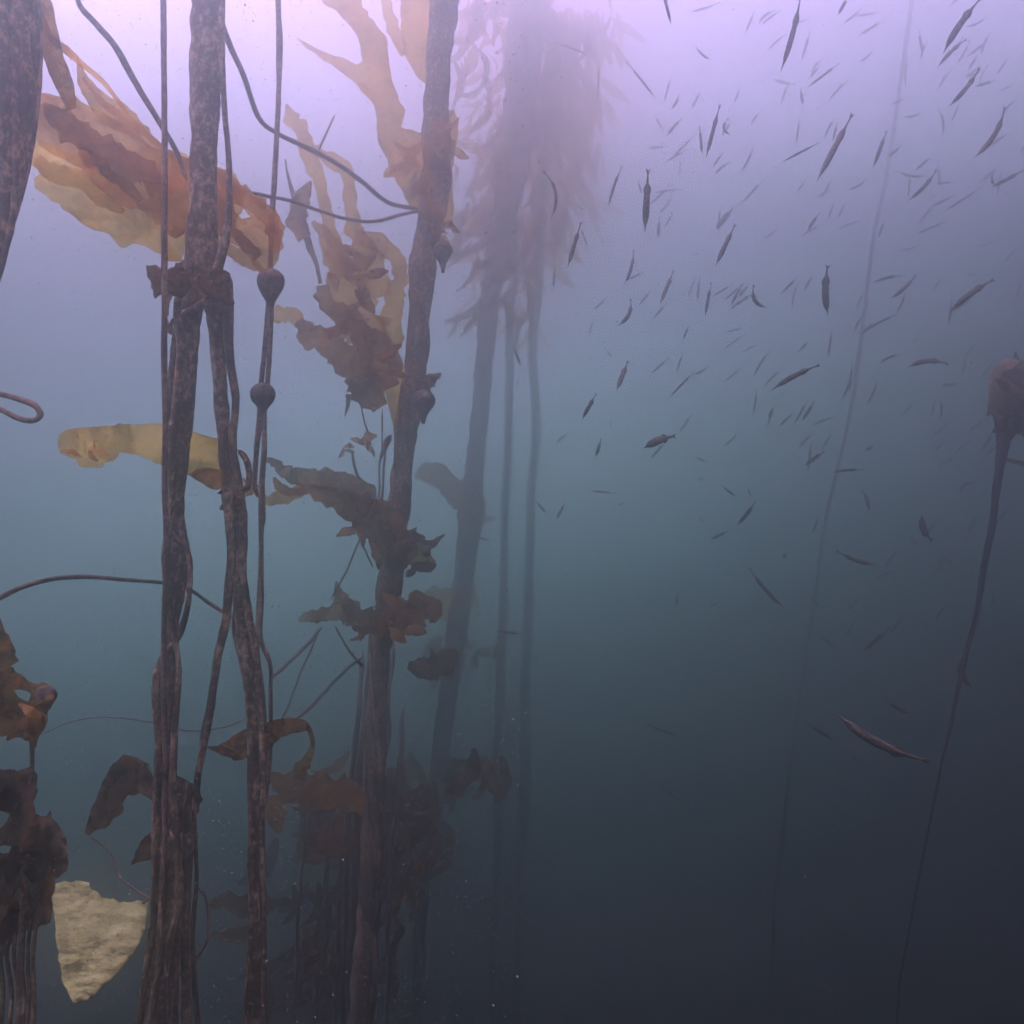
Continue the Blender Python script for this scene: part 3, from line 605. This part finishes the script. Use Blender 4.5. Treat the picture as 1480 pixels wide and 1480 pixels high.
# ---- 13. unidentified pale patch at lower left, built as a blade tilted to catch light
D = 1.5
t13 = blade([(74, 1286), (84, 1276), (104, 1276), (124, 1274), (138, 1290), (154, 1300), (186, 1304), (213, 1304), (212, 1330), (204, 1356), (190, 1382), (172, 1404), (150, 1424), (126, 1446), (106, 1448), (98, 1436), (90, 1414), (84, 1384), (80, 1340)],
            D, M['pale'], None, slope=(.0003, -.0026), wave=.010, rag=4, step=5, seed=291, name='pale_patch', thick=.003, freq=.03)
stipe([(205, 1306, 1.46, 3), (222, 1296, 1.4, 3), (240, 1290, 1.2, 3), (240, 1300, 1.12, 3)], M['thin'], t13, name='stalk', sides=6)
tag(t13, 'blade-shaped pale yellow mottled patch tapering to a point, lower left between dark stems', 'kelp blade')

# ---- 14. loose single stipes
loose = [
    ([(110, -60, 1.0, 4), (112, 0, 1.0, 4), (140, 36, 1.02, 4.4), (166, 66, 1.04, 4.6), (190, 110, 1.06, 4.6), (214, 150, 1.08, 4.4), (236, 186, 1.1, 4), (256, 222, 1.12, 3.4), (270, 262, 1.12, 3)], 'curving dark stipe from the top edge down to the golden blade', 'thin'),
    ([(312, -40, 1.1, 4), (318, 20, 1.1, 4), (330, 60, 1.12, 4.2), (352, 110, 1.15, 4), (374, 170, 1.22, 3.6), (400, 192, 1.3, 3.4), (440, 212, 1.45, 3.6), (480, 232, 1.6, 3.6), (520, 260, 1.78, 3.6), (560, 292, 1.95, 3.4), (606, 302, 2.09, 3)], 'long stipe bowing from the main stem across to the hazy column', 'thin'),
    ([(362, 278, 1.16, 2.8), (390, 284, 1.25, 2.8), (420, 290, 1.4, 2.8), (460, 304, 1.55, 2.6), (500, 316, 1.7, 2.6), (540, 320, 1.85, 2.6), (580, 310, 1.98, 2.6), (610, 304, 2.09, 2.4)], 'lower of the two stipes joining the main stem to the hazy column', 'thin'),
    ([(-40, 565, .9, 4.2), (0, 570, .9, 4.2), (28, 577, .9, 4.4), (50, 586, .9, 4.4), (58, 600, .9, 4.4), (46, 608, .9, 4.2), (24, 604, .9, 4), (0, 592, .9, 4), (-40, 580, .9, 4)], 'small brown hairpin loop of stipe poking in at the left edge', 'stipe_red'),
    ([(-60, 900, .95, 4), (0, 864, .95, 3.8), (40, 846, .96, 3.8), (80, 836, .98, 3.6), (130, 834, 1.0, 3.2), (180, 838, 1.04, 3), (240, 843, 1.1, 2.6), (276, 854, 1.14, 2.6), (306, 874, 1.15, 2.6), (336, 892, 1.15, 2.6)], 'pale arching stipe crossing behind the main stem from the left edge', 'stipe_red'),
    ([(60, 1062, 1.25, 1.0), (100, 1044, 1.25, 1.0), (150, 1036, 1.25, 1.1), (220, 1044, 1.25, 1.1), (270, 1056, 1.25, 1.1), (320, 1052, 1.25, 1.1), (350, 1042, 1.25, 1.0)], 'hair-thin pale strand crossing behind the lower main stem', 'thin'),
    ([(284, 1280, 1.12, 2), (298, 1300, 1.12, 2), (302, 1345, 1.12, 2), (294, 1372, 1.12, 2), (270, 1400, 1.12, 2), (240, 1420, 1.1, 2)], 'thin dark stipe curling right of the lower main stem', 'stipe'),
    ([(456, 224, 1.9, 1.8), (470, 196, 1.9, 1.8), (484, 166, 1.92, 1.5)], 'short stiff twig sticking up behind the long bowed stipe', 'stipe'),
    ]
for k, (Q, lab, mm) in enumerate(loose):
    if lab: tag(stipe(Q, M[mm], None, 'loose_stipe', 8, .2, None, 300 + k, 12), lab, 'kelp stem')

# ---------------------------------------------------------------- fish
FISH = [  # tail x, y, head x, y, width px, darkness 0.6..3, bend (sideways px at mid), own label
 (958,-15,970,35,5,3,0,'dark fish cut by the top edge, left of the shoal'), (801,62,852,81,3.5,1.3,-2,0), (867,85,863,149,3,1.2,0,0), (905,88,948,142,3.5,1.8,0,0), (970,110,959,150,3,1,0,0),
 (1005,66,1028,86,4,1.4,3,0), (1041,150,1020,229,6,2.6,0,'dark slanting fish beside a small upright one, upper middle of the shoal'), (1011,182,1015,224,4,2,0,0), (1054,170,1058,196,4,1.8,10,0), (1005,194,970,229,3,1.1,0,0),
 (937,243,932,336,10,3.1,0,'darkest thick upright fish, head down, left part of the shoal'), (922,260,928,281,3,1.4,0,0), (900,239,879,299,4.5,2,2,0), (784,246,795,318,5,2.4,-14,'bent fish in the shoal nearest the pink blades'), (840,320,820,388,6,2.8,0,'dark slanting fish below the pink blades'),
 (838,326,850,358,3,1.5,0,0), (953,314,951,345,5,1.1,0,0), (1103,260,1072,294,4,1.1,0,0), (1061,299,1033,333,8,1.2,0,0), (1063,323,1034,385,7,2.7,0,'dark spindle-shaped fish slanting left at the middle of the shoal'),
 (945,166,960,190,3,.8,0,0), (830,229,838,247,3,.8,0,0), (832,293,847,303,3,.8,3,0), (984,227,982,255,3,.7,0,0),
 (1158,-10,1128,104,8,3.1,-3,'long dark fish diving from the top edge at the middle of the shoal'), (1226,-5,1211,22,5,2.4,0,'stub of a dark fish at the top edge right of the long diving one'), (1420,-5,1363,78,10,3.1,4,'large dark fish diving from the top edge near the right corner'),
 (1398,56,1355,98,6,2.1,3,0), (1417,97,1371,154,7,2.7,-3,'straight dark fish slanting down left near the right edge'), (1440,116,1408,125,5,1.3,0,0), (1453,152,1406,229,8,2.8,-9,'hooked dark fish bending downward near the right edge'),
 (1215,90,1166,127,4,1.6,0,0), (1157,128,1161,152,5,1.4,0,0), (1156,170,1150,210,3.5,1.1,0,0), (1184,206,1130,234,4,1.9,0,0), (1233,163,1180,263,9,3,0,'big slanting fish with a pale stripe, upper right'), (1210,178,1203,206,4,1.5,0,0),
 (1282,188,1262,243,6,2,0,0), (1354,244,1312,290,6,2.1,-4,0), (1295,246,1337,254,4,1.3,4,0), (1480,246,1433,271,6,2,0,0), (1421,269,1366,305,4,1.2,0,0), (1484,210,1473,221,4,1.1,0,0), (1184,308,1167,333,5,1.7,0,0),
 (1371,319,1324,338,4,1.1,0,0), (1248,317,1210,331,4,.8,0,0), (1206,272,1178,286,4,.9,0,0),
 (802,386,800,417,4,1.3,0,0), (916,360,901,412,5,1.6,-4,0), (931,393,905,405,3,1,0,0), (974,390,954,440,6,1.7,0,0), (964,438,944,460,4,.9,0,0), (1011,400,1008,436,4,1.2,0,0), (1028,407,1019,459,5,1.6,0,0), (942,419,923,441,4,1,0,0),
 (911,431,892,471,6,2.1,-8,'short hooked fish with tail up right, left side of the shoal'), (876,431,858,448,4,1,0,0), (858,460,851,485,3,.8,0,0), (1084,409,1067,430,4,1.2,0,0), (1090,411,1111,445,6,2.2,11,'arched fish curling over to the right at the middle of the shoal'), (1099,422,1085,438,3,.8,0,0),
 (996,470,987,491,4,1.4,0,0), (908,521,891,565,7,2.7,0,'dark short fish with a pale flank, alone below the shoal middle left'), (862,568,841,607,6,2.4,0,'slanting brown fish lowest left of the shoal, beside the faint stems'), (1004,536,966,576,3.5,1.6,0,0), (1094,497,1071,511,3,.8,0,0),
 (977,630,930,648,12,2.9,3,'stout nearly level fish, thick body, left of centre height'), (869,634,861,661,5,1.7,0,0), (822,625,802,641,4,1,0,0), (877,507,884,516,4,1,0,0), (1117,589,1111,605,5,1.6,0,0), (883,605,882,620,3,.7,0,0), (1003,660,1021,667,4,1.2,0,0),
 (1197,382,1197,456,11,2.5,4,'plump upright fish, head down, right of the shoal middle'), (1305,399,1260,409,5,1.3,3,0), (1324,397,1286,432,6,2,-3,0), (1438,403,1373,450,9,2.7,3,'dark brown fish slanting left near the right edge, mid height'), (1412,396,1397,397,4,1,0,0),
 (1298,455,1254,478,4,1.4,3,0), (1203,476,1197,516,4,1.2,0,0), (1171,491,1152,510,4,.9,0,0), (1186,527,1115,564,8,2.7,3,'long brown fish slanting gently left, below the plump upright one'), (1372,527,1311,532,8,2.1,8,'gently arched level fish at right, mid height'), (1388,554,1359,557,5,1.2,0,0),
 (1177,580,1159,609,5,1.8,0,0), (1264,645,1250,651,6,1.2,0,0), (1192,652,1163,673,6,2.1,0,0), (1331,483,1319,497,3,.7,0,0),
 (817,726,804,751,4.5,2,0,0), (891,713,852,709,4,1.6,0,0), (906,728,893,732,4,1.1,2,0), (1042,701,1064,718,4,1.6,0,0), (1081,704,1085,718,4,1.3,0,0), (1092,724,1064,760,6,1.6,-2,0), (1054,767,1026,780,5,1.8,0,0), (1009,746,1017,755,4,1,0,0),
 (1082,820,1135,880,5.5,1.9,3,'thin fish slanting down right in the darker water below the shoal'), (980,855,977,878,4,1.2,0,0), (1042,869,1025,877,4,1,0,0), (780,731,789,741,4,1,0,0), (1019,691,1008,694,4,1,0,0),
 (1249,679,1203,683,5,1.6,2,0), (1246,708,1256,740,6,1.5,-3,0), (1348,782,1333,743,10,2.1,-6,'short hooked fish with its head up, right, beside the bull kelp stem'), (1208,795,1268,816,7,1.8,4,0), (1286,908,1247,942,6,1.8,0,0), (1177,912,1210,938,4,1.1,0,0),
 (1137,799,1132,807,6,1.5,0,0), (1314,779,1328,787,4,1,0,0), (1360,806,1380,815,4,1,0,0), (1172,862,1184,876,4,1,0,0),
 (1347,1101,1206,1028,14,3.1,-12,'longest fish, arched and brown, alone in the dark water lower right'), (1281,1012,1316,1031,7,1.7,2,0), (1166,1046,1206,1069,6,1.3,0,0), (1224,1082,1244,1104,4,.8,0,0), (934,1047,982,1064,5,1.3,0,0), (950,1134,982,1156,5,.9,0,0),
 (755,916,716,912,4.5,1.4,0,0), (709,781,690,777,4,1.2,0,0), (742,500,753,529,4,1.7,0,0), (774,723,789,741,4,1.2,0,0),
]
rnd = random.Random(2024)
nf = len(FISH)
for k in range(190):                         # the palest fish deep in the shoal
    x = rnd.uniform(960, 1480); y = rnd.uniform(-10, 640) if k < 165 else rnd.uniform(600, 900)
    a = rnd.gauss(2.25, .35); L = rnd.uniform(24, 46)
    if min(math.hypot(x - f[2], y - f[3]) for f in FISH) < 15: continue
    FISH.append((x, y, x + math.cos(a) * L, y + math.sin(a) * L, rnd.uniform(3, 4.5), rnd.uniform(.75, 1.35), rnd.gauss(0, 2), 0))

HP = [(0, .02), (.05, .16), (.10, .28), (.14, .50), (.19, .78), (.26, .95), (.36, 1.0), (.48, .97), (.58, .86), (.68, .62), (.78, .38), (.87, .24), (.92, .2)]
def prof(s):
    for (a, x), (b, y) in zip(HP, HP[1:]):
        if s <= b: return x + (y - x) * (s - a) / (b - a)
    return .18

def make_fish(tx, ty, hx, hy, w, c, bend, k):
    d = {True: 1.2 + (3.1 - c) * .7}[True] if c > 1.6 else 2.3 + (1.6 - c) * 1.6
    r = random.Random(k * 7 + 1)
    slope = r.uniform(-.35, .35)
    Lp = math.hypot(tx - hx, ty - hy); nx, ny = (ty - hy) / Lp, -(tx - hx) / Lp
    dd = slope * Lp / F * d
    def spine(s):                           # s = 0 nose .. 1 tail
        b = 4 * s * (1 - s) * bend
        return W(hx + (tx - hx) * s + nx * b, hy + (ty - hy) * s + ny * b, d + dd * (s - .5) + .15 * (bend + 1) * d / F * math.sin(s * 6))
    hh = w / 2 * d / F
    root = spine(.4)
    V, Fc = [], []; sides = 10; ss = [0, .03, .06, .1, .14, .19, .25, .32, .4, .48, .56, .64, .72, .8, .87, .92]
    y = Vector((0, 1, 0))
    fr = []
    for i, s in enumerate(ss):
        t = (spine(min(s + .02, 1)) - spine(max(s - .02, 0))).normalized()
        u = y.cross(t).normalized(); v = t.cross(u).normalized()      # u: up/down of the flank in view, v: across the body
        c0, s0 = math.cos(k * 1.3) * .35, math.sin(k * 1.3) * .35
        fr.append((spine(s), u, v)); h = hh * prof(s)
        for j in range(sides):
            a = 2 * math.pi * j / sides
            V.append(spine(s) + u * math.cos(a) * h + v * math.sin(a) * h * .72)
    for i in range(len(ss) - 1):
        for j in range(sides):
            a, b = i * sides + j, i * sides + (j + 1) % sides; Fc.append((a, b, b + sides, a + sides))
    V.append(fr[0][0]); n0 = len(V) - 1
    for j in range(sides): Fc.append((n0, (j + 1) % sides, j))
    e = (len(ss) - 1) * sides
    def fin(poly):                          # thin two-sided fin lying in the flank plane
        nonlocal V, Fc
        o = len(V); th = fr[8][2] * hh * .05; m_ = len(poly)
        V += [p + th for p in poly] + [p - th for p in poly]
        Fc += [tuple(o + i for i in range(m_)), tuple(o + m_ + i for i in reversed(range(m_)))]
        for i in range(m_): Fc.append((o + i, o + m_ + i, o + m_ + (i + 1) % m_, o + (i + 1) % m_))
    u = fr[-1][1]; P = spine
    fin([P(.90) + u * hh * .18, P(1.0) + u * hh * .75, P(.965), P(1.0) - u * hh * .75, P(.90) - u * hh * .18])      # forked tail
    u = fr[11][1]
    fin([P(.58) + u * hh * .8, P(.66) + u * hh * 1.15, P(.72) + u * hh * .9, P(.76) + u * hh * .42]); fin([P(.58) - u * hh * .8, P(.66) - u * hh * 1.12, P(.72) - u * hh * .85, P(.76) - u * hh * .42])
    u = fr[6][1]
    fin([P(.26) - u * hh * .5, P(.33) - u * hh * 1.05, P(.34) - u * hh * .7])
    for k2 in range(sides): pass
    body = obj('slender_fish', [v_ - root for v_ in V], Fc, M['fish']); body.location = root
    if c >= 2.7:
        for sgn in (1, -1):
            q, u, v = fr[4]; Ve, Fe = [], []
            er = hh * .22
            pts = [q + v * sgn * hh * prof(.14) * .60 + u * hh * .12 + v * sgn * er * z for z in (-.9, -.5, 0, .5, .9)]
            Ve, Fe = sweep(pts, [er * .4, er * .87, er, er * .87, er * .4], 8)
            obj('eye', Ve, Fe, M['eye'], body)
    return body

LAND = [(10, 'darkest thick upright fish'), (27 - 3, 'long diving top-edge fish'), (26, 'large diving corner fish'), (35, 'pale-striped fish'), (30, 'hooked right-hand fish'), (74, 'plump upright fish'), (19, 'spindle-shaped fish'),
        (66, 'stout level fish'), (14, 'dark fish below the pink blades'), (62, 'short pale-flanked fish')]
def landmarks():
    L = []
    for i, f in enumerate(FISH):
        if f[7]:
            for key, short in (('darkest thick upright', 'darkest thick upright fish'), ('long dark fish diving', 'long diving top-edge fish'), ('large dark fish diving', 'big diving corner fish'), ('pale stripe', 'pale-striped fish'),
                               ('hooked dark fish', 'hooked right-edge fish'), ('plump upright', 'plump upright fish'), ('spindle', 'dark spindle-shaped fish'), ('stout nearly', 'stout level fish'), ('dark slanting fish below', 'fish below the pink blades'),
                               ('pale flank', 'pale-flanked fish'), ('long brown fish', 'long brown fish'), ('gently arched', 'arched level fish'), ('longest fish', 'longest lower fish'), ('thin fish slanting', 'thin lower fish'),
                               ('head up', 'hooked head-up fish'), ('dark brown fish', 'dark brown right-edge fish')):
                if f[7].startswith(key) or key in f[7]: L.append((i, short)); break
    return L
LM = landmarks()
SECT = ['right of', 'below and right of', 'below', 'below and left of', 'left of', 'above and left of', 'above', 'above and right of']
ORD = ['nearest', 'second', 'third', 'fourth', 'fifth', 'sixth', 'seventh', 'eighth', 'ninth', 'tenth', 'eleventh', 'twelfth', 'thirteenth', 'fourteenth', 'fifteenth', 'sixteenth', 'seventeenth', 'eighteenth', 'nineteenth', 'twentieth']
cent = [((f[0] + f[2]) / 2, (f[1] + f[3]) / 2) for f in FISH]
slots = {}
for i, f in enumerate(FISH):
    if f[7]: continue
    j, short = min(LM, key=lambda q: math.hypot(cent[i][0] - cent[q[0]][0], cent[i][1] - cent[q[0]][1]))
    dx, dy = cent[i][0] - cent[j][0], cent[i][1] - cent[j][1]
    s = int(round(math.atan2(dy, dx) / (math.pi / 4))) % 8
    slots.setdefault((short, s), []).append((math.hypot(dx, dy), i))
LAB = {}
for (short, s), q in slots.items():
    for k, (_, i) in enumerate(sorted(q)):
        f = FISH[i]; c = f[5]
        tone = 'brown' if c > 1.7 else 'greyish' if c > 1.25 else 'faint' if c > .95 else 'barely visible'
        ax, ay = f[2] - f[0], f[3] - f[1]
        pose = 'curled' if abs(f[6]) > 7 else 'upright' if abs(ax) < abs(ay) * .3 else 'level' if abs(ay) < abs(ax) * .35 else 'left-slanting' if ax * ay < 0 else 'right-slanting'
        LAB[i] = '%s %s fish, %s%s %s the %s' % (tone, pose, 'one of those ' if False else '', (ORD[k] + ' one') if len(q) > 1 else 'just', SECT[s], short)
for i, f in enumerate(FISH):
    o = make_fish(*f[:7], i)
    tag(o, f[7] or LAB[i], 'fish', 'shoal of slender fish')

# ---------------------------------------------------------------- drifting particles
rnd = random.Random(9); V, Fc = [], []
for k in range(60000):
    d = .45 + 1.9 * rnd.random() ** 1.2
    px = rnd.uniform(-60, 760) if rnd.random() < .86 else rnd.uniform(700, 1540)
    if rnd.random() < .35: px = rnd.gauss(330, 170)
    py = rnd.uniform(-60, 1540); c = W(px, py, d); s = rnd.uniform(.0003, .0009) * (1 + .8 * (rnd.random() < .01)) * min(1.1, .2 + d * .8)
    o = len(V); q = [Vector((rnd.gauss(0, 1), rnd.gauss(0, 1), rnd.gauss(0, 1))).normalized() * s for _ in range(4)]
    V += [c + v for v in q]; Fc += [(o, o + 1, o + 2), (o, o + 2, o + 3), (o, o + 3, o + 1), (o + 1, o + 3, o + 2)]
tag(obj('marine_snow', V, Fc, M['snow'], None, False), 'pale specks of drifting matter in the water', None, None, 'stuff')
